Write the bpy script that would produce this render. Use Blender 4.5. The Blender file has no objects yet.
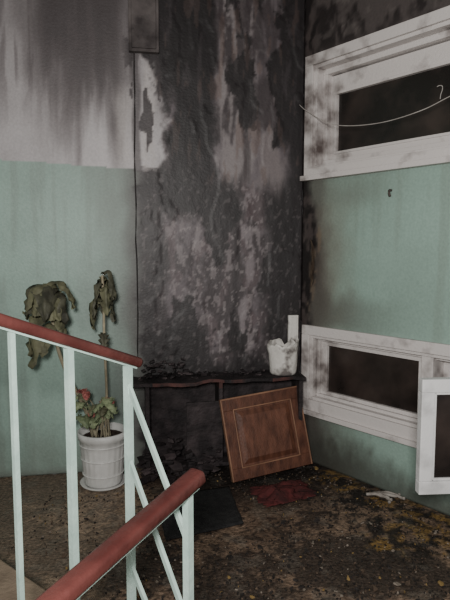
import bpy, bmesh, math, random
from mathutils import Vector, Matrix, noise
random.seed(7)
R = random.random
def U(a,b): return a+(b-a)*random.random()
def lin1(c): return c/12.92 if c<=0.04045 else ((c+0.055)/1.055)**2.4
def lin(c): return (lin1(c[0]),lin1(c[1]),lin1(c[2]),1.0)
def ss(a,b,x):
    if a==b: return 1.0 if x>a else 0.0
    t=max(0.0,min(1.0,(x-a)/(b-a))); return t*t*(3-2*t)
def mix(a,b,t):
    t=max(0.0,min(1.0,t)); return tuple(a[i]*(1-t)+b[i]*t for i in range(3))
def N(x,y,s=0.0,o=4): return noise.fractal(Vector((x,y,s)),0.9,2.1,o)
def bump(a,b,soft,x): return ss(a-soft,a+soft,x)*(1-ss(b-soft,b+soft,x))

# ---------------- materials
def newmat(name):
    m=bpy.data.materials.new(name); m.use_nodes=True
    nt=m.node_tree; b=nt.nodes['Principled BSDF']; return m,nt,b
def mat(name,c1,c2=None,rough=0.6,scale=12,lo=0.35,hi=0.65,bumps=0.2,bscale=60,spec=0.3,stretch=(1,1,1),dist=0.01,grad=None):
    m,nt,b=newmat(name)
    tc=nt.nodes.new('ShaderNodeTexCoord'); mp=nt.nodes.new('ShaderNodeMapping')
    mp.inputs['Scale'].default_value=stretch
    nt.links.new(tc.outputs['Object'],mp.inputs[0])
    n=nt.nodes.new('ShaderNodeTexNoise'); n.inputs['Scale'].default_value=scale; n.inputs['Detail'].default_value=7
    nt.links.new(mp.outputs[0],n.inputs['Vector'])
    r=nt.nodes.new('ShaderNodeValToRGB'); r.color_ramp.elements[0].position=lo; r.color_ramp.elements[1].position=hi
    r.color_ramp.elements[0].color=lin(c1); r.color_ramp.elements[1].color=lin(c2 or c1)
    fac=n.outputs['Fac']
    if grad:
        P,D,a,bb=grad
        dv=nt.nodes.new('ShaderNodeVectorMath'); dv.operation='DOT_PRODUCT'; dv.inputs[1].default_value=D
        nt.links.new(tc.outputs['Object'],dv.inputs[0])
        mr=nt.nodes.new('ShaderNodeMapRange'); k=P.dot(D)
        mr.inputs[1].default_value=k; mr.inputs[2].default_value=k+a; mr.inputs[3].default_value=-bb; mr.inputs[4].default_value=.12
        nt.links.new(dv.outputs['Value'],mr.inputs[0])
        ad=nt.nodes.new('ShaderNodeMath'); ad.operation='ADD'
        nt.links.new(fac,ad.inputs[0]); nt.links.new(mr.outputs[0],ad.inputs[1]); fac=ad.outputs[0]
    nt.links.new(fac,r.inputs[0]); nt.links.new(r.outputs[0],b.inputs['Base Color'])
    b.inputs['Roughness'].default_value=rough; b.inputs['Specular IOR Level'].default_value=spec
    n2=nt.nodes.new('ShaderNodeTexNoise'); n2.inputs['Scale'].default_value=bscale; n2.inputs['Detail'].default_value=4
    nt.links.new(mp.outputs[0],n2.inputs['Vector'])
    bp=nt.nodes.new('ShaderNodeBump'); bp.inputs['Strength'].default_value=bumps; bp.inputs['Distance'].default_value=dist
    nt.links.new(n2.outputs['Fac'],bp.inputs['Height']); nt.links.new(bp.outputs[0],b.inputs['Normal'])
    return m
def vmat(name,rough=0.7,fine=90,amt=0.25,bumps=0.5,spec=0.25):
    m,nt,b=newmat(name)
    at=nt.nodes.new('ShaderNodeAttribute'); at.attribute_name='Col'
    tc=nt.nodes.new('ShaderNodeTexCoord')
    n=nt.nodes.new('ShaderNodeTexNoise'); n.inputs['Scale'].default_value=fine; n.inputs['Detail'].default_value=5
    nt.links.new(tc.outputs['Object'],n.inputs['Vector'])
    mr=nt.nodes.new('ShaderNodeMapRange'); mr.inputs[1].default_value=0.3; mr.inputs[2].default_value=0.7
    mr.inputs[3].default_value=1-amt; mr.inputs[4].default_value=1+amt
    nt.links.new(n.outputs['Fac'],mr.inputs[0])
    mx=nt.nodes.new('ShaderNodeVectorMath'); mx.operation='SCALE'
    nt.links.new(at.outputs['Color'],mx.inputs[0]); nt.links.new(mr.outputs[0],mx.inputs['Scale'])
    nt.links.new(mx.outputs[0],b.inputs['Base Color'])
    b.inputs['Roughness'].default_value=rough; b.inputs['Specular IOR Level'].default_value=spec
    bp=nt.nodes.new('ShaderNodeBump'); bp.inputs['Strength'].default_value=bumps; bp.inputs['Distance'].default_value=0.01
    nt.links.new(n.outputs['Fac'],bp.inputs['Height']); nt.links.new(bp.outputs[0],b.inputs['Normal'])
    return m

C=Vector((.45,3.17,0))
a10=math.radians(10)
eB=Vector((-math.cos(a10),-math.sin(a10),0)); nB=Vector((math.sin(a10),-math.cos(a10),0))
eR=Vector((.643,-.766,0)).normalized(); nR=Vector((eR.y,-eR.x,0))
HC=3.0
def TB(p): return C+eB*p.x+nB*p.y+Vector((0,0,p.z))
def TR(p): return C+eR*p.x+nR*p.y+Vector((0,0,p.z))

M_wall=vmat('sooty_painted_plaster',0.5,80,0.08,0.12,.4)
M_floor=vmat('dirty_concrete_floor',0.5,75,0.45,0.8,.4)
M_mint=mat('mint_metal_paint',(.64,.735,.70),(.72,.805,.77),0.4,14,bumps=0.15,bscale=80)
M_rail=mat('red_brown_handrail_paint',(.31,.165,.155),(.395,.225,.21),0.35,10,bumps=0.2,bscale=70)
M_frame=mat('sooty_white_frame_paint',(.36,.32,.31),(.79,.77,.76),0.5,8,0.30,0.56,0.2,80,grad=(C,eR,.40,.10))
M_sash=mat('white_sash_paint',(.68,.68,.68),(.82,.82,.82),0.45,8,0.3,0.5,0.15,80)
M_glass=mat('night_window_glass',(.13,.115,.11),(.24,.205,.19),0.22,5,.4,.7,0.03,20,spec=.45)
M_char=mat('charred_wood',(.12,.105,.11),(.25,.22,.225),0.75,12,0.4,0.75,0.9,45)
M_door=mat('brown_varnished_wood',(.25,.15,.115),(.39,.25,.19),0.5,7,0.3,0.7,0.25,40,stretch=(5,5,1.5))
M_doorp=mat('brown_panel_wood',(.28,.175,.135),(.42,.275,.215),0.5,7,0.3,0.7,0.25,40,stretch=(5,5,1.5))
M_doore=mat('worn_wood_edge',(.44,.32,.25),(.56,.42,.33),0.5,7)
M_mat=mat('black_doormat',(.12,.12,.125),(.18,.18,.18),0.95,40,bumps=0.8,bscale=150)
M_rag=mat('red_rag_cloth',(.20,.11,.11),(.34,.15,.15),0.95,14,bumps=0.6,bscale=60)
M_pot=mat('white_plastic',(.74,.74,.73),(.83,.83,.82),0.45,10,bumps=0.05)
M_melt=mat('melted_white_plastic',(.42,.40,.39),(.80,.79,.77),0.5,14,0.36,0.50,0.4,40)
M_soil=mat('potting_soil',(.14,.10,.08),(.26,.19,.15),0.95,60,bumps=1.0)
M_leafA=mat('wilted_olive_leaf',(.28,.28,.22),(.46,.46,.36),0.6,12,0.35,0.65,0.5,40)
M_leafB=mat('wilted_dark_leaf',(.20,.20,.17),(.34,.34,.28),0.6,14,0.35,0.65,0.5,40)
M_leafC=mat('green_leaf',(.36,.41,.31),(.54,.58,.45),0.55,14,bumps=0.3)
M_stem=mat('plant_stem_tan',(.50,.47,.39),(.62,.59,.50),0.7,20)
M_petal=mat('red_petal',(.60,.32,.31),(.74,.48,.45),0.6,20)
M_step=mat('worn_step_concrete',(.40,.35,.30),(.56,.50,.43),0.8,9,0.3,0.65,0.4,50)
M_ceil=mat('ceiling_plaster',(.22,.20,.20),(.50,.48,.47),0.9,2.5,.4,.7)
M_deb=[mat('ash_flake_dark',(.10,.09,.085),(.19,.17,.16),0.8,30),
       mat('ash_flake_brown',(.25,.21,.175),(.37,.31,.26),0.8,30),
       mat('plaster_chip',(.40,.37,.33),(.52,.48,.44),0.8,30),
       mat('ochre_chip',(.44,.36,.22),(.54,.45,.28),0.8,30)]
M_wire_glint=mat('pale_wire_and_glint',(.60,.58,.56),(.70,.68,.66),0.6,20)
M_blackcable=mat('black_cable',(.11,.10,.10),(.18,.16,.16),0.7,20)

# ---------------- helpers
def finish(bm,name,mats,smooth=False,bevel=0):
    me=bpy.data.meshes.new(name); bm.normal_update(); bm.to_mesh(me); bm.free()
    for m in (mats if isinstance(mats,list) else [mats]): me.materials.append(m)
    ob=bpy.data.objects.new(name,me); bpy.context.collection.objects.link(ob)
    if smooth:
        for p in me.polygons: p.use_smooth=True
    if bevel:
        md=ob.modifiers.new('bevel','BEVEL'); md.width=bevel; md.segments=2; md.limit_method='ANGLE'
    return ob
def hexa(bm,P,mi=0):
    vs=[bm.verts.new(p) for p in P]
    for f in ((0,3,2,1),(4,5,6,7),(0,1,5,4),(1,2,6,5),(2,3,7,6),(3,0,4,7)):
        fc=bm.faces.new([vs[i] for i in f]); fc.material_index=mi
def box(bm,a,b,mi=0,T=None):
    x0,y0,z0=a; x1,y1,z1=b
    P=[(x0,y0,z0),(x1,y0,z0),(x1,y1,z0),(x0,y1,z0),(x0,y0,z1),(x1,y0,z1),(x1,y1,z1),(x0,y1,z1)]
    P=[Vector(p) for p in P]
    if T: P=[T(p) for p in P]
    hexa(bm,P,mi)
def sweep(bm,pts,prof,mi=0,up=Vector((0,0,1)),cap=True,scales=None):
    pts=[Vector(p) for p in pts]; rings=[]
    for i,p in enumerate(pts):
        t=(pts[min(i+1,len(pts)-1)]-pts[max(i-1,0)]).normalized()
        s=t.cross(up)
        if s.length<1e-3: s=t.cross(Vector((1,0,0)))
        s.normalize(); w=s.cross(t).normalized()
        k=scales[i] if scales else 1
        rings.append([bm.verts.new(p+s*a*k+w*b*k) for a,b in prof])
    n=len(prof)
    for r0,r1 in zip(rings,rings[1:]):
        for j in range(n):
            f=bm.faces.new((r0[j],r0[(j+1)%n],r1[(j+1)%n],r1[j])); f.material_index=mi; f.smooth=n>6
    if cap:
        f=bm.faces.new(rings[0][::-1]); f.material_index=mi
        f=bm.faces.new(rings[-1]); f.material_index=mi
def circ(r,n=8): return [(r*math.cos(2*math.pi*i/n),r*math.sin(2*math.pi*i/n)) for i in range(n)]
def rect(w,h): return [(-w/2,-h/2),(w/2,-h/2),(w/2,h/2),(-w/2,h/2)]
def smoothpath(pts,n=8):
    pts=[Vector(p) for p in pts]; out=[]
    P=[pts[0]]+pts+[pts[-1]]
    for i in range(1,len(P)-2):
        for k in range(n):
            t=k/n; a,b,c,d=P[i-1],P[i],P[i+1],P[i+2]
            out.append(0.5*((2*b)+(-a+c)*t+(2*a-5*b+4*c-d)*t*t+(-a+3*b-3*c+d)*t**3))
    out.append(pts[-1]); return out

def grid_wall(name,e,n,ulen,zlen,res,holes,colfn,relfn):
    nu=int(round(ulen/res)); nz=int(round(zlen/res))
    verts=[];cols=[]
    for j in range(nz+1):
        for i in range(nu+1):
            u=i*res; z=j*res
            verts.append(tuple(e*u+n*relfn(u,z)+Vector((0,0,z)))); cols.append(lin(colfn(u,z)))
    faces=[]
    flip=(e.cross(Vector((0,0,1)))).dot(n)<0
    for j in range(nz):
        for i in range(nu):
            cu=(i+.5)*res; cz=(j+.5)*res
            if any(h[0]<cu<h[1] and h[2]<cz<h[3] for h in holes): continue
            a=j*(nu+1)+i; f=(a,a+1,a+nu+2,a+nu+1)
            faces.append(f[::-1] if flip else f)
    me=bpy.data.meshes.new(name); me.from_pydata(verts,[],faces); me.update()
    ca=me.color_attributes.new('Col','FLOAT_COLOR','POINT')
    ca.data.foreach_set('color',[c for col in cols for c in col])
    me.materials.append(M_wall)
    for p in me.polygons: p.use_smooth=True
    ob=bpy.data.objects.new(name,me); bpy.context.collection.objects.link(ob); ob.location=C
    md=ob.modifiers.new('thickness','SOLIDIFY'); md.thickness=0.16; md.offset=-1
    return ob

WHITE=(.68,.665,.67); TEAL=(.56,.655,.615); BLACK=(.105,.093,.097); CHAR=(.24,.215,.222); MAUVE=(.375,.345,.358)
def burnmask(u,z):
    e=.93+.045*N(z*3.2,3.3)+.025*N(z*22,u*10,8)
    return 1-ss(e-.03,e+.035,u)
def colB(u,z):
    line=1.64+.05*u+.006*N(u*6,1)
    st=N(u*9,z*1.1,5.0)
    st2=N(u*26,z*3.4,6.0)
    pt=N(u*4,z*2.6,9.0)
    fn=N(u*34,z*24,2.0)
    f2=N(u*50,z*36,3.0)
    # warped coordinates for ragged patches
    wu_=u+.05*N(u*6,z*4,100)+.015*fn; wz=z+.07*N(u*6,z*4,101)+.02*f2
    if z>line:
        c=mix(WHITE,(.58,.565,.57),.5+.6*N(u*3,z*2,4))
        g=bump(1.0,1.44,.12,u+.07*st)*ss(1.68,2.2,z+.25*st+.12*st2)
        c=mix(c,(.35,.325,.33),min(1,g*.95+ss(1.9,2.9,z)*.45))
        c=mix(c,(.225,.205,.21),g*ss(1.95,2.5,z+.2*pt+.1*st2)*.88)
        c=mix(c,(.31,.29,.29),ss(1.75,2.9,z+.45*pt+.25*st)*.5)
        c=mix(c,(.30,.275,.28),ss(.12,.35,N(u*20,z*1.3,110))*ss(1.8,2.3,z)*.5)
        c=mix(c,(.66,.64,.63),.55*bump(.97,1.06,.03,u+.02*st2)*bump(1.7,2.1,.08,z))
    else:
        c=mix(TEAL,(.51,.595,.56),.5+.8*N(u*2.5,z*2.5,7))
        c=mix(c,(.46,.51,.48),ss(.05,.4,N(u*12,z*.8,80))*.35)
        c=mix(c,(.40,.425,.405),.75*(1-ss(.93,1.35,u+.10*pt+.03*st)))
        c=mix(c,(.27,.26,.255),.8*(1-ss(.93,1.06,u+.04*pt)))
        c=mix(c,(.42,.45,.42),ss(.1,.5,-z+.45+.2*pt)*.6)
        c=mix(c,(.34,.35,.33),ss(.0,.06,.05-z)*.6)
    def upper():
        b=mix(CHAR,MAUVE,ss(-.15,.35,pt+.4*st2))
        b=mix(b,(.49,.465,.465),bump(.29,.49,.025,wu_)*ss(-.35,.15,st2*.6+.6*pt+.3*fn)*.85)
        b=mix(b,(.25,.225,.23),bump(.33,.375,.01,u+.03*pt)*.75)
        b=mix(b,(.44,.41,.41),bump(.12,.26,.03,wu_)*ss(.0,.15,N(u*7,z*2.2,120))*.8)
        blk=bump(.51,.755,.025,wu_)*.97
        blk=max(blk,bump(.74,.93,.03,wu_)*ss(2.25,2.4,wz)*.9)
        blk=max(blk,(1-ss(.06,.14,wu_))*.9)
        blk=max(blk,ss(.12,.2,N(wu_*5,wz*2,130))*.85)
        blk*= 1-.25*ss(.15,.5,st2+.3*f2)
        b=mix(b,BLACK,blk)
        return mix(b,(.36,.29,.265),ss(.30,.40,N(u*22,z*4,55))*.35)
    def lower():
        b=mix(CHAR,MAUVE,ss(-.15,.35,pt+.4*fn+.2*st2)*.9)
        b=mix(b,(.345,.295,.305),ss(.1,.34,N(u*14,z*5,12)+.2*f2)*.6)
        b=mix(b,(.49,.46,.465),ss(.26,.36,N(u*22,z*10,14)+.15*f2)*.65*bump(.12,.9,.06,u))
        b=mix(b,(.47,.44,.45),bump(.30,.36,.012,wu_)*ss(-.25,.1,N(u*9,z*5,70)+.3*fn)*.85)
        b=mix(b,(.15,.13,.135),bump(.37,.395,.008,u+.04*pt)*.7)
        blk=ss(.06,.16,N(wu_*5,wz*2.2,17)+.1*fn)*.85
        blk=max(blk,(1-ss(.16,.26,wu_))*.93)
        blk=max(blk,bump(.46,.88,.05,wu_)*bump(1.44,1.82,.05,wz)*.92)
        blk=max(blk,bump(.60,.96,.05,wu_)*bump(.45,.82,.05,wz)*.97)
        blk=max(blk,(1-ss(.56,.68,wz))*.92)
        blk=max(blk,bump(.80,.98,.03,wu_)*.65)
        b=mix(b,BLACK,blk*.95)
        return mix(b,(.54,.51,.51),ss(.38,.43,N(u*40,z*26,91))*.55*(1-blk*.5))
    wu=0
    if z>line-.02:
        e=.80+.06*N(z*3,3.3)+.04*N(z*14,u*12,8)+.14*ss(2.05,2.5,z)
        wu=1-ss(e-.015,e+.03,u)
    wl=burnmask(u,z) if z<line+.02 else 0
    w=max(wu,wl) if abs(z-line)<.02 else (wu if z>line else wl)
    if w>0:
        k=ss(-.10,.10,z-line+.10*pt+.06*st2)
        b=lower() if k<=0 else (upper() if k>=1 else mix(lower(),upper(),k))
        c=mix(c,b,w)
    if z>line-.01:
        c=mix(c,(.66,.64,.635),.85*bump(.835,.93,.025,wu_)*bump(1.69,2.22,.08,wz)*ss(-.45,-.05,-fn+.5*st2))
        c=mix(c,(.19,.17,.175),ss(.22,.32,N(u*13,z*5,31)+.15*fn)*bump(.78,1.0,.04,u)*.85)
        c=mix(c,(.20,.18,.185),bump(.925,.965,.008,u+.01*N(z*6,2))*.6)
    return c
def relB(u,z):
    w=burnmask(u,z)
    r=.0012*N(u*7,z*3,17)*w+.0008*N(u*20,z*9,4)*w
    r+=.0022*ss(.06,.12,N(u*5+.3,z*2.2,17))*w
    return r+.001*N(u*3,z*3,2)
def colR(s,z):
    line=1.65
    pt=N(s*5+7,z*3,21.0); fn=N(s*28,z*14,22.0)
    if z>line:
        c=mix(WHITE,(.5,.48,.47),.6+.5*pt)
        c=mix(c,(.29,.265,.26),ss(2.10,2.31,z+.03*pt)*.97)
        c=mix(c,(.145,.128,.128),ss(-.15,.2,pt+.35*fn)*ss(2.25,2.4,z)*.88)
        c=mix(c,(.40,.375,.365),ss(.12,.30,N(s*9,z*9,29))*ss(2.25,2.4,z)*.5)
        c=mix(c,(.20,.18,.18),1-ss(.02,.05,s+.02*pt))
    else:
        c=mix(TEAL,(.53,.62,.58),.5+.8*N(s*2.5,z*2.5,27))
        c=mix(c,(.47,.52,.48),ss(.05,.4,N(s*12,z*.8,80))*.3)
        c=mix(c,(.47,.465,.425),.85*(1-ss(.10,.46,s+.08*pt))*(.4+.6*bump(.85,1.6,.12,z)))
        c=mix(c,(.31,.285,.27),.85*(1-ss(.08,.25,s+.07*pt)))
        c=mix(c,(.33,.32,.30),.65*bump(.80,1.0,.06,z+.06*pt)*(1-ss(.1,.8,s)))
        c=mix(c,(.42,.45,.42),.5*bump(1.5,1.7,.05,z)*(1-ss(.1,.9,s+.2*pt)))
    edge=.05+.05*pt+.05*bump(1.0,1.35,.08,z)
    w=1-ss(edge-.015,edge+.06,s+.02*fn)
    b=mix((.13,.115,.115),(.27,.24,.235),ss(-.1,.4,fn+pt))
    c=mix(c,b,w)
    c=mix(c,(.44,.38,.32),ss(.0,.3,fn)*bump(edge-.01,edge+.05,.015,s)*bump(.9,1.4,.05,z)*.6)
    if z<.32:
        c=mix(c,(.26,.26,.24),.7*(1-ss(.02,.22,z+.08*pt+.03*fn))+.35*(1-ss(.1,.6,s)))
    return c
def relR(s,z):
    w=1-ss(.05,.2,s); return .002*N(s*10,z*5,4)*w

RES=.0125
H1=(.075,1.4,1.7,2.275); H2=(.075,1.5,.375,.7625)
grid_wall('wall_back',eB,nB,2.1,HC,.008,[],colB,relB)
grid_wall('wall_right',eR,nR,2.8,HC,RES,[H1,H2],colR,relR)

# ---------------- stair axes
d=Vector((.622,.783,0)).normalized(); pp=Vector((-d.y,d.x,0))
Q=Vector((-.340,1.4825,0))
def S(al,pe,z): return Q+d*al+pp*pe+Vector((0,0,z))

def fcol(x,y):
    p=N(x*3,y*3,40); f=N(x*14,y*14,41); q=N(x*1.6,y*2.2,43); g=N(x*34,y*34,44)
    c=mix((.49,.415,.35),(.375,.31,.26),.5+.9*p)
    if x<-.35: c=mix(c,(.57,.50,.425),.7*ss(.35,.6,-x))
    dark=ss(-.12,.28,q+.3*f+.25*p)*.6
    dark=max(dark,ss(.08,.24,g+.3*f+.25*q)*.65)
    dc=(Vector((x,y))-Vector((.15,3.1))).length
    dark=max(dark,(1-ss(.30,.75,dc+.12*p))*.95)
    sr=(Vector((x,y,0))-C).dot(nR)
    dark=max(dark,ss(-.12,.12,f+.6*p+.3*g)*(1-ss(.35,.95,sr+.2*f))*.93*ss(.1,.5,x))
    if x<-.45: dark*=.5
    yl=0
    for (cx,cy,r) in ((.62,2.85,.11),(1.0,2.45,.16),(.85,2.28,.12),(.76,2.62,.08),(.66,2.2,.05)):
        yl=max(yl,1-ss(r*.3,r*1.5,(Vector((x,y))-Vector((cx,cy))).length+.12*f))
    c=mix(c,(.135,.12,.112),dark)
    c=mix(c,(.53,.42,.235),yl*ss(-.05,.12,N(x*13,y*13,47)+.05)*.85)
    c=mix(c,(.42,.41,.38),ss(.22,.4,N(x*9,y*9,48))*.3)
    return c
bm=bmesh.new()
bmesh.ops.create_grid(bm,x_segments=380,y_segments=340,size=1.0,matrix=Matrix.Translation((.25,1.7,0))@Matrix.Diagonal((1.95,1.75,1,1)))
def cut(co,no):
    bmesh.ops.bisect_plane(bm,geom=bm.verts[:]+bm.edges[:]+bm.faces[:],plane_co=co,plane_no=no,clear_outer=True,clear_inner=False)
cut(C-nB*.01,-nB); cut(C-nR*.01,-nR); cut(Q,-d)
cut(S(0,1.69,0),pp)
bmesh.ops.recalc_face_normals(bm,faces=bm.faces[:])
bm.faces.ensure_lookup_table()
if bm.faces[0].normal.z<0: bmesh.ops.reverse_faces(bm,faces=bm.faces[:])
cl=bm.verts.layers.float_color.new('Col')
for v in bm.verts:
    v[cl]=lin(fcol(v.co.x,v.co.y))
    v.co.z=.003*N(v.co.x*14,v.co.y*14,41)+.0015*N(v.co.x*40,v.co.y*40,42)-.003
fl=finish(bm,'floor',M_floor)
md=fl.modifiers.new('t','SOLIDIFY'); md.thickness=.15; md.offset=-1

for nm,sg in (('up',1),('down',-1)):
    bm=bmesh.new()
    for i in range(7):
        p0,p1=(-.04,1.685) if sg>0 else (-.25,-1.55)
        zb=-.15 if sg>0 else -1.2
        a,b_=-.3*i-.001,-.3*i-.3; zt_=sg*.14*(i+1)
        hexa(bm,[S(a,p0,zb),S(a,p1,zb),S(b_,p1,zb),S(b_,p0,zb),S(a,p0,zt_),S(a,p1,zt_),S(b_,p1,zt_),S(b_,p0,zt_)])
    bmesh.ops.recalc_face_normals(bm,faces=bm.faces[:])
    finish(bm,'stair_flight',M_step,bevel=.006)

bm=bmesh.new()
hexa(bm,[S(-2.6,1.7,-.15),S(.50,1.7,-.15),S(.50,1.86,-.15),S(-2.6,1.86,-.15),S(-2.6,1.7,HC),S(.50,1.7,HC),S(.50,1.86,HC),S(-2.6,1.86,HC)])
bmesh.ops.recalc_face_normals(bm,faces=bm.faces[:])
finish(bm,'wall_left',mat('teal_wall_plain',(.50,.585,.55),(.55,.645,.605),.6,3))
bm=bmesh.new(); box(bm,(-3.2,-1.2,HC),(3.0,3.6,HC+.12)); finish(bm,'ceiling',M_ceil)

# ---------------- windows
def wbox(bm,s0,s1,z0,z1,n0,n1,mi=0): box(bm,(s0,n0,z0),(s1,n1,z1),mi,TR)
def ring(bm,s0,s1,z0,z1,w,n0,n1,mi=0,wb=None,wt=None):
    wb=wb or w; wt=wt or w
    wbox(bm,s0,s1,z0,z0+wb,n0,n1,mi); wbox(bm,s0,s1,z1-wt,z1,n0,n1,mi)
    wbox(bm,s0,s0+w,z0+wb,z1-wt,n0,n1,mi); wbox(bm,s1-w,s1,z0+wb,z1-wt,n0,n1,mi)
bm=bmesh.new()
ring(bm,.025,1.45,1.655,2.325,.055,.0,.022)
ring(bm,.076,1.399,1.701,2.274,.022,-.15,.004)
ring(bm,.098,1.377,1.723,2.252,.03,-.15,-.05)
ring(bm,.115,1.36,1.745,2.215,.055,-.125,-.085,0,.05,.10)
ring(bm,.155,1.32,1.785,2.125,.014,-.115,-.078)
wbox(bm,.015,1.48,1.640,1.668,.0,.045)
wbox(bm,.16,1.33,1.79,2.13,-.106,-.102,1)
bmesh.ops.recalc_face_normals(bm,faces=bm.faces[:])
finish(bm,'window_1',[M_frame,M_glass],bevel=.003)
bm=bmesh.new()
ring(bm,.025,1.56,.305,.815,.055,.0,.022,0,.075,.055)
ring(bm,.076,1.499,.376,.7615,.02,-.15,.004)
ring(bm,.10,1.47,.392,.745,.02,-.14,-.03)
wbox(bm,.775,.835,.392,.745,-.14,-.005)
ring(bm,.112,.780,.40,.74,.045,-.09,-.05,0,.03,.04)
wbox(bm,.15,.76,.42,.71,-.075,-.07,1)
wbox(bm,.83,1.46,.40,.745,-.125,-.12,1)
ring(bm,.835,1.475,.40,.74,.045,-.135,-.105)
wbox(bm,.015,1.58,.292,.318,.0,.04)
bmesh.ops.recalc_face_normals(bm,faces=bm.faces[:])
finish(bm,'window_2',[M_frame,M_glass],bevel=.003)
hp=TR(Vector((1.49,.03,0))); fe=Vector((.725,1.965,0)); ax=(fe-hp); L=ax.length; ax.normalize(); an=Vector((ax.y,-ax.x,0))
def TS(p): return hp+ax*p.x+an*p.y+Vector((0,0,p.z))
bm=bmesh.new()
z0,z1=.335,.775; w=.05
box(bm,(0.01,-.018,z0),(L,.018,z0+w),0,TS); box(bm,(0.01,-.018,z1-w),(L,.018,z1),0,TS)
box(bm,(0.01,-.018,z0+w),(w,.018,z1-w),0,TS); box(bm,(L-w,-.018,z0+w),(L,.018,z1-w),0,TS)
box(bm,(w-.01,-.003,z0+w-.01),(L-w+.01,.003,z1-w+.01),1,TS)
box(bm,(w,-.012,z0+w),(L-w,.012,z0+w+.01),0,TS); box(bm,(w,-.012,z1-w-.01),(L-w,.012,z1-w),0,TS); box(bm,(L-w-.01,-.012,z0+w),(L-w,.012,z1-w),0,TS)
bmesh.ops.recalc_face_normals(bm,faces=bm.faces[:])
finish(bm,'window_3',[M_sash,M_glass],bevel=.003)

bm=bmesh.new()
pts=smoothpath([TB(Vector((.03,.012,2.07))),TR(Vector((.06,.035,2.02))),TR(Vector((.25,.04,1.915))),TR(Vector((.51,.04,1.875))),TR(Vector((.75,.04,1.89))),TR(Vector((.95,.04,1.94))),TR(Vector((1.42,.026,2.05)))])
sweep(bm,pts,circ(.0022,6))
pts=smoothpath([TR(Vector(q)) for q in ((.770,-.07,2.015),(.782,-.07,2.018),(.796,-.07,2.012),(.797,-.07,1.995),(.790,-.07,1.975),(.788,-.07,1.955))],5)  # pale curl shaped to stand for a reflection in the pane
sweep(bm,pts,circ(.002,6))
finish(bm,'curtain_wire_and_glint',M_wire_glint,True)
bm=bmesh.new()
sweep(bm,smoothpath([TR(Vector(q)) for q in ((.585,-.01,1.545),(.585,.015,1.543),(.585,.018,1.53),(.585,.010,1.515))],4),circ(.007,6))
finish(bm,'wall_hook',mat('rusty_hook',(.22,.20,.19),(.32,.29,.27),.7,30),True)

bm=bmesh.new()
pts=[TB(Vector((.955+.012*N(z*2,77),.012,z))) for z in [x*.1 for x in range(6,30)]]
sweep(bm,pts,circ(.004,6))
finish(bm,'wall_cable',M_blackcable,True)
bm=bmesh.new()
box(bm,(.82,.0,2.30),(.98,.035,2.62),0,TB); box(bm,(.835,.03,2.315),(.965,.045,2.605),0,TB)
bmesh.ops.recalc_face_normals(bm,faces=bm.faces[:])
finish(bm,'electrical_box',mat('sooty_box_paint',(.20,.18,.18),(.38,.355,.35),.7,9),bevel=.004)

# ---------------- charred cabinet
bm=bmesh.new()
zt=.525; D=.17
box(bm,(.03,.012,zt),(1.0,D+.03,zt+.018),0,TB)
box(bm,(.04,.02,.05),(.062,D,zt),0,TB); box(bm,(.90,.02,0),(.922,D,zt),0,TB)
box(bm,(.50,.02,.05),(.52,D,zt),0,TB)
box(bm,(.05,.02,.05),(.91,D,.07),0,TB)
box(bm,(.04,.02,0),(.07,.05,.05),0,TB); box(bm,(.04,D-.03,0),(.07,D,.05),0,TB)
box(bm,(.05,.016,.05),(.91,.022,zt),0,TB)
box(bm,(.52,D-.012,.07),(.70,D-.002,.42),0,TB)
bmesh.ops.recalc_face_normals(bm,faces=bm.faces[:])
bmesh.ops.subdivide_edges(bm,edges=[e for e in bm.edges if e.calc_length()>.3],cuts=24,use_grid_fill=True)
for v in bm.verts:
    if v.co.z>.3: v.co+=Vector((0,.4,1))*.009*N(v.co.x*11,v.co.y*11,v.co.z*5)
for f in bm.faces:
    c_=f.calc_center_median()
    if c_.z>.5 and N(c_.x*7,c_.z*3,5)>.0 and f.normal.z<.5: f.material_index=2
def scrap(c,sz,flat=.35):
    m4=Matrix.Rotation(U(0,6.28),3,'Z')@Matrix.Rotation(U(-.5,.5),3,'X')
    P=[]
    for z in (-1,1):
        for x,y in ((-1,-1),(1,-1),(1,1),(-1,1)):
            P.append(c+m4@Vector((x*sz*U(.6,1.2),y*sz*U(.4,.9),z*sz*flat*U(.5,1.1))))
    hexa(bm,P,0 if R()<.85 else 1)
for k in range(70):
    u=U(.25,.95); scrap(TB(Vector((u,U(.04,D-.02),zt+.02+U(0,.02)))),U(.006,.016))
for k in range(30):
    scrap(TB(Vector((U(.68,.93),U(.04,.12),zt+.03+U(0,.08)))),U(.008,.022))
for k in range(110):
    scrap(TB(Vector((U(.52,.95),U(.10,.26),U(.01,.14)*(1 if R()<.7 else 1.5)))),U(.010,.034))
finish(bm,'charred_cabinet',[M_char,mat('charred_scrap_mauve',(.22,.195,.20),(.34,.30,.305),.8,14),mat('scorched_red_wood',(.16,.12,.12),(.32,.20,.185),.7,20)])

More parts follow.
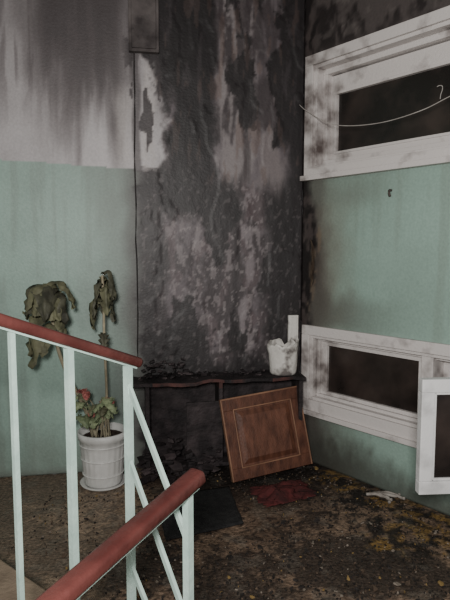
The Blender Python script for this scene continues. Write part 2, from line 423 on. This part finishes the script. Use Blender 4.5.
# cupboard door leaning
O=Vector((.043,2.80,.006)); uu=Vector((.45,.16,.04)).normalized(); vv=Vector((-.08,.09,.42)); vv=(vv-uu*vv.dot(uu)).normalized(); nn=uu.cross(vv).normalized()
def TD(p): return O+uu*p.x+nn*p.y+vv*p.z
bm=bmesh.new(); Wd,Hd,b1=.475,.44,.065
box(bm,(0,-.011,0),(Wd,.011,b1),0,TD); box(bm,(0,-.011,Hd-b1),(Wd,.011,Hd),0,TD)
box(bm,(0,-.011,b1),(b1,.011,Hd-b1),0,TD); box(bm,(Wd-b1,-.011,b1),(Wd,.011,Hd-b1),0,TD)
for (a_,b_) in (((-.003,-.013,Hd-.006),(Wd+.003,.013,Hd+.003)),((-.003,-.013,0),(.005,.013,Hd)),((Wd-.005,-.013,0),(Wd+.003,.013,Hd)),((b1-.004,-.013,b1-.004),(Wd-b1+.004,.013,b1+.002)),((b1-.004,-.013,Hd-b1-.002),(Wd-b1+.004,.013,Hd-b1+.004)),((b1-.004,-.013,b1),(b1+.002,.013,Hd-b1)),((Wd-b1-.002,-.013,b1),(Wd-b1+.004,.013,Hd-b1))):
    box(bm,a_,b_,2,TD)
box(bm,(b1-.005,-.002,b1-.005),(Wd-b1+.005,.002,Hd-b1+.005),1,TD)
def fr(m_,y): return [TD(Vector((b1+m_,y,b1+m_))),TD(Vector((Wd-b1-m_,y,b1+m_))),TD(Vector((Wd-b1-m_,y,Hd-b1-m_))),TD(Vector((b1+m_,y,Hd-b1-m_)))]
for sg in (-1,1):
    a=[bm.verts.new(p) for p in fr(.012,.002*sg)]; b_=[bm.verts.new(p) for p in fr(.040,.012*sg)]
    for i in range(4):
        f=bm.faces.new((a[i],a[(i+1)%4],b_[(i+1)%4],b_[i])); f.material_index=0
    f=bm.faces.new(b_); f.material_index=1
bmesh.ops.recalc_face_normals(bm,faces=bm.faces[:])
finish(bm,'wooden_cupboard_panel',[M_door,M_doorp,M_doore],bevel=.002)

def lathe(bm,prof,n=32,cx=0,cy=0,fn=None,mi=0,close=True):
    rings=[]
    for k,(r,z) in enumerate(prof):
        ring_=[]
        for i in range(n):
            a=2*math.pi*i/n; rr,zz=(r,z) if not fn else fn(r,z,a,k)
            ring_.append(bm.verts.new((cx+rr*math.cos(a),cy+rr*math.sin(a),zz)))
        rings.append(ring_)
    for r0,r1 in zip(rings,rings[1:]):
        for i in range(n):
            f=bm.faces.new((r0[i],r0[(i+1)%n],r1[(i+1)%n],r1[i])); f.material_index=mi; f.smooth=True
    if close: f=bm.faces.new(rings[0][::-1]); f.material_index=mi
    return rings
bc=TB(Vector((.14,.11,0)))
def mf(r,z,a,k):
    if r<.02: return r,z
    q=N(math.cos(a)*1.5+z*5,math.sin(a)*1.5,61)
    rr=r*(1+.16*q*ss(.56,.62,z)); zz=z+ (.05*N(math.cos(a)*1.5,math.sin(a)*1.5,63))*ss(.6,.72,z)
    return rr,zz
bm=bmesh.new()
prof=[(.072,.549),(.076,.56),(.078,.60),(.080,.64),(.083,.68),(.089,.715),(.090,.73),(.084,.73),(.077,.69),(.072,.62),(.064,.575),(.001,.57)]
lathe(bm,prof,36,bc.x,bc.y,mf)
finish(bm,'melted_bucket',M_melt,True)
bm=bmesh.new()
box(bm,(.025,.006,.71),(.085,.028,.87),0,TB); box(bm,(.035,.026,.72),(.065,.034,.86),0,TB)
bmesh.ops.recalc_face_normals(bm,faces=bm.faces[:])
finish(bm,'trim_1',M_melt,bevel=.003)
bm=bmesh.new()
gs=[]
for j in range(9):
    row=[]
    for i in range(5):
        t_=j/8; w_=(.015+.04*math.sin(math.pi*t_**.8))*(i/4)
        row.append(bm.verts.new(TR(Vector((.075+w_+.012*N(j*.7,3),.006+w_*.6+.006*N(i,j,5),1.04+.27*t_+.01*N(i*.9,j*.8,9))))))
    gs.append(row)
for j in range(8):
    for i in range(4): bm.faces.new((gs[j][i],gs[j][i+1],gs[j+1][i+1],gs[j+1][i]))
finish(bm,'peeling_paint_flap',mat('burnt_paper_brown',(.27,.22,.19),(.42,.36,.30),.8,20))

def sheet(name,corners,nx,ny,amp,sc,m,th=.008,z=.004,ragged=0,edge=0):
    A,B_,C_,D_=[Vector(c) for c in corners]; bm=bmesh.new(); g=[]
    for j in range(ny+1):
        r_=[]
        for i in range(nx+1):
            a=i/nx;b_=j/ny
            p=(A*(1-a)+B_*a)*(1-b_)+(D_*(1-a)+C_*a)*b_
            k=N(p.x*sc,p.y*sc,z*50+70)
            e=ragged*N(p.x*20,p.y*20,90)
            ed=min(1,4*min(a,1-a,b_,1-b_)) if edge else 1
            r_.append(bm.verts.new((p.x+e,p.y+e*.7,z+amp*ed*(k+.5))))
        g.append(r_)
    for j in range(ny):
        for i in range(nx): bm.faces.new((g[j][i],g[j][i+1],g[j+1][i+1],g[j+1][i]))
    bmesh.ops.recalc_face_normals(bm,faces=bm.faces[:])
    ob=finish(bm,name,m,True); md=ob.modifiers.new('t','SOLIDIFY'); md.thickness=th; md.offset=1
    return ob
sheet('doormat',[(-.36,2.62,0),(.02,2.74,0),(.085,2.36,0),(-.255,2.22,0)],20,20,.003,6,M_mat,.008,.002,.004)
sheet('red_rag',[(.13,2.74,0),(.42,2.83,0),(.46,2.64,0),(.2,2.52,0)],40,30,.04,10,M_rag,.003,.004,.04,1)
bm=bmesh.new()
for k in range(4):
    p0=Vector((.72+.02*k,2.65+.025*N(k,1),.012)); pts=[p0]
    a=U(-.6,.6)
    for j in range(6):
        a+=U(-.6,.6); pts.append(pts[-1]+Vector((.024*math.cos(a),.024*math.sin(a)*.8-.003,0))); pts[-1].z=.014+.010*R()
    sweep(bm,smoothpath(pts,3),circ(.008,6))
finish(bm,'torn_cloth_strip',mat('grimy_white_cloth',(.45,.42,.40),(.66,.64,.61),.9,20),True)

# ---------------- debris
bm=bmesh.new()
def inroom(x,y):
    p=Vector((x,y,0))
    return (p-C).dot(nB)>.04 and (p-C).dot(nR)>.04 and (p-Q).dot(d)>.03 and (p-Q).dot(pp)<1.6
for k in range(10000):
    x=U(-.9,1.4); y=U(1.5,3.1)
    if not inroom(x,y): continue
    if (Vector((x,y))-Vector((-.655,2.815))).length<.15: continue
    wgt=.15+ .7*ss(-.1,.3,N(x*2.2,y*2.2,43)+.1)+ (.5 if x>.4 else 0)
    if x<-.4: wgt*=.3
    if R()>wgt: continue
    s=U(.002,.007)*(2.4 if R()<.05 else 1); n=random.choice((3,4,5)); a0=U(0,6.28)
    mi=0 if R()<.66 else (1 if R()<.75 else (2 if R()<.65 else 3))
    el=U(.4,1); ca_,sa_=math.cos(a0),math.sin(a0)
    tilt=Vector((U(-.6,.6),U(-.6,.6)))
    top=[];bot=[]
    for i in range(n):
        a=2*math.pi*i/n; r_=s*U(.6,1.3); lx,ly=r_*math.cos(a),r_*math.sin(a)*el
        dx,dy=lx*ca_-ly*sa_,lx*sa_+ly*ca_
        h=max(0,tilt.x*dx+tilt.y*dy)
        bot.append(bm.verts.new((x+dx,y+dy,-.001+h))); top.append(bm.verts.new((x+dx*.9,y+dy*.9,.002+h+s*U(.1,.3))))
    f=bm.faces.new(top); f.material_index=mi
    for i in range(n):
        f=bm.faces.new((bot[i],bot[(i+1)%n],top[(i+1)%n],top[i])); f.material_index=mi
finish(bm,'fire_debris',M_deb)

# ---------------- potted plants
px,py=-.655,2.815
bm=bmesh.new()
def pf(r,z,a,k):
    rib=1+.018*math.cos(a*22) if .03<z<.25 and r>.09 else 1
    return r*rib,z
prof=[(.092,.0),(.097,.012),(.100,.03),(.106,.08),(.111,.14),(.117,.20),(.121,.25),(.130,.255),(.132,.29),(.124,.293),(.118,.26),(.112,.255)]
rg=lathe(bm,prof,88,px,py,pf,0)
for zz,rr in ((.065,.107),(.15,.115),(.225,.121)):
    n=48; sweep(bm,[(px+rr*math.cos(2*math.pi*i/n),py+rr*math.sin(2*math.pi*i/n),zz) for i in range(n+1)],circ(.004,6),0,cap=False)
lathe(bm,[(.09,.0),(.118,.002),(.125,.014),(.120,.014),(.10,.008)],40,px,py,None,0)
f=bm.faces.new(rg[-1]); f.material_index=1
def leaf(bm,base,az,length,width,droop,mi,up=.5,curl=.5,seed=0):
    el=up; p=Vector(base); pts=[p.copy()]; n=12
    for i in range(n):
        h=Vector((math.cos(az)*math.cos(el),math.sin(az)*math.cos(el),math.sin(el)))
        p=p+h*length/n; pts.append(p.copy()); el=max(-1.5,el-droop/n*(1.6 if i<6 else .7))
    side=Vector((-math.sin(az),math.cos(az),0)); rows=[]; out=Vector((math.cos(az),math.sin(az),0))
    for i,p in enumerate(pts):
        t_=i/n; w_=width*(math.sin(math.pi*min(1,t_**.65*.95+.04))**.55+.03)
        row=[]
        for j in range(-4,5):
            q=j/4
            fold=abs(q)**1.3*curl*w_*.8
            wob=.10*length*N(p.x*20+q*1.6+seed,p.z*16,seed+i*.1)
            edge_=.012*math.sin(i*2.1+seed)*abs(q)**2
            c=p+side*(q*w_*.5*(1-.25*curl)+edge_*q)-out*fold*.6-Vector((0,0,fold*.5))+out*wob+Vector((0,0,wob*.7+edge_))
            row.append(bm.verts.new(c))
        rows.append(row)
    for i in range(n):
        for j in range(8):
            f=bm.faces.new((rows[i][j],rows[i][j+1],rows[i+1][j+1],rows[i+1][j])); f.material_index=mi; f.smooth=True
st1=smoothpath([(px-.03,py,.25),(px-.09,py-.02,.42),(px-.18,py-.03,.62),(-.87,2.74,.80),(-.89,2.74,1.0),(-.89,2.74,1.07)],6)
sweep(bm,st1,circ(.010,8),2,scales=[1.2-.5*i/len(st1) for i in range(len(st1))])
cr=Vector((-.895,2.72,1.085))
for k in range(18):
    az=2*math.pi*k/18+U(-.2,.2); l=U(.18,.26)
    if math.sin(az)>.3: l*=.6
    leaf(bm,cr-Vector((0,0,U(0,.05))),az,l,U(.09,.13),U(1.7,2.4),3 if R()<.65 else 4,U(.1,.4),.5,k)
for az,zz,l,wd in ((3.3,.93,.28,.12),(4.3,.88,.20,.10),(3.75,.86,.26,.12),(-.2,.95,.18,.10)):
    leaf(bm,(-.89,2.735,zz),az,l,wd,1.9,3,.0,.5,az)
st2=smoothpath([(px+.02,py-.01,.25),(px+.03,py-.02,.5),(px+.025,py-.03,.8),(-.625,2.77,1.0),(-.63,2.77,1.12)],6)
sweep(bm,st2,circ(.007,8),2)
for k in range(8):
    az=2*math.pi*k/8*1.7; zz=1.13-.02*k
    leaf(bm,(-.628,2.772,zz),az,U(.17,.26)*(.7 if math.sin(az)>.4 else 1),U(.045,.06),U(3.8,4.8),4 if R()<.7 else 3,U(.4,.8),.6,k+20)
leaf(bm,(-.63,2.77,.82),5.0,.12,.05,2.4,4,.2,.5,40)
for k in range(13):
    az=U(0,6.28); b0=Vector((px+.05*math.cos(az),py+.04*math.sin(az)-.02,.26)); tp=b0+Vector((U(-.10,.10),U(-.09,.0),U(.08,.24)))
    sweep(bm,smoothpath([b0,(b0+tp)/2+Vector((0,0,.03)),tp],4),circ(.003,6),2)
    for q in range(2): leaf(bm,tp,U(3.2,6.2),U(.06,.10),U(.05,.07),1.4,5 if R()<.7 else 3,.4,.3,k*3+q)
for fx,fy,fz in ((px-.075,py-.08,.515),(px+.045,py-.08,.47),(px-.02,py-.09,.41)):
    sweep(bm,smoothpath([(px,py,.26),(fx*.5+px*.5,py-.03,fz*.6+.12),(fx,fy,fz)],4),circ(.003,6),2)
    for q in range(10):
        leaf(bm,(fx+U(-.014,.014),fy,fz+U(-.012,.012)),U(0,6.28),.03,.024,1.0,6,U(-.5,1.2),.2,q)
finish(bm,'potted_plant',[M_pot,M_soil,M_stem,M_leafA,M_leafB,M_leafC,M_petal])

# ---------------- stair railing
def rp(s,z): return Vector((-.247,1.6,z))-d*s
def zr1(s): return .908+.40*s
def rp2(s,z): return Vector((-.0777,1.35,z))-d*s
def zr2(s): return .662-.26*s
def roundrect(w,h,r,n=3):
    out=[]
    for cx,cy,a0 in ((w/2-r,-h/2+r,-90),(w/2-r,h/2-r,0),(-w/2+r,h/2-r,90),(-w/2+r,-h/2+r,180)):
        for i in range(n+1):
            a=math.radians(a0+90*i/n); out.append((cx+r*math.cos(a),cy+r*math.sin(a)))
    return out
bm=bmesh.new()
HR=roundrect(.048,.030,.011); HR2=roundrect(.052,.038,.012)
sweep(bm,[rp(.020,zr1(.020)-.002),rp(.027,zr1(.027)),rp(1.6,zr1(1.6))],HR,1,scales=[.82,1,1])
sweep(bm,[rp2(-.016,zr2(-.016)),rp2(-.010,zr2(-.010)),rp2(1.5,zr2(1.5))],HR2,1,scales=[.82,1,1])
def post(s,zb,w=.026,f=rp,zf=zr1):
    a=f(s,zb); t_=f(s,zf(s)-.012); k=w/2
    P=[]
    for z in (a.z,t_.z):
        for i,j in ((-1,-1),(1,-1),(1,1),(-1,1)): P.append(Vector((a.x,a.y,z))+d*k*i+pp*k*j)
    hexa(bm,P,0)
post(.060,0,.020); post(.261,.14,.019); post(.42,.14,.013); post(.62,.28,.018); post(.80,.42,.018); post(1.0,.42,.018); post(1.2,.56,.018); post(1.42,.70,.02)
post(.028,0,.020,rp2,zr2)
for s,zb in ((.55,-.28),(.8,-.42),(1.05,-.56),(1.3,-.56)): post(s,zb,.020,rp2,zr2)
sweep(bm,[rp(.035,zr1(.035)-.018),rp(1.6,zr1(1.6)-.018)],rect(.026,.006),0)
sweep(bm,[rp2(.0,zr2(0)-.022),rp2(1.5,zr2(1.5)-.022)],rect(.03,.007),0)
A=rp(.060,0); B=rp2(.028,0)
def V(p,z): return Vector((p.x,p.y,z))
sweep(bm,[V(A,.86),V(B,.50)],rect(.010,.016),0)
sweep(bm,[V(A,.63),V(B,.27)],rect(.010,.016),0)
sweep(bm,[V(A,.30),V(B,.03)],rect(.010,.016),0)
sweep(bm,smoothpath([V(B,.64)+(A-B)*.02,V(B,.62)+(A-B)*.16,V(B,.57)+(A-B)*.17,V(A*.16+B*.84,.555)],4),circ(.007,8),0)
bmesh.ops.recalc_face_normals(bm,faces=bm.faces[:])
finish(bm,'stair_railing',[M_mint,M_rail])

# ---------------- lights
w=bpy.data.worlds.new('world'); bpy.context.scene.world=w; w.use_nodes=True
w.node_tree.nodes['Background'].inputs[0].default_value=(.62,.60,.60,1); w.node_tree.nodes['Background'].inputs[1].default_value=.35
def area(name,loc,tgt,size,power,col):
    l=bpy.data.lights.new(name,'AREA'); l.size=size; l.energy=power; l.color=col
    o=bpy.data.objects.new(name,l); bpy.context.collection.objects.link(o); o.location=loc
    o.rotation_euler=(Vector(tgt)-Vector(loc)).to_track_quat('-Z','Y').to_euler(); return o
area('camera_flash_light',(-.12,-.4,1.55),(.1,3,1.1),.3,82,(1,.965,.925))
l=bpy.data.lights.new('overhead_fill','POINT'); l.energy=12; l.shadow_soft_size=.15; l.color=(1,.94,.88)  # unseen point lamp added as warm fill from above, no bulb modelled
o=bpy.data.objects.new('overhead_fill',l); bpy.context.collection.objects.link(o); o.location=(-.7,.6,2.6)

cam=bpy.data.cameras.new('camera'); co=bpy.data.objects.new('camera',cam); bpy.context.collection.objects.link(co)
co.location=(0,0,1.25); co.rotation_euler=(math.radians(90-5.3),0,0)
cam.sensor_fit='VERTICAL'; cam.sensor_height=24; cam.lens=21.6; cam.clip_start=.02
bpy.context.scene.camera=co
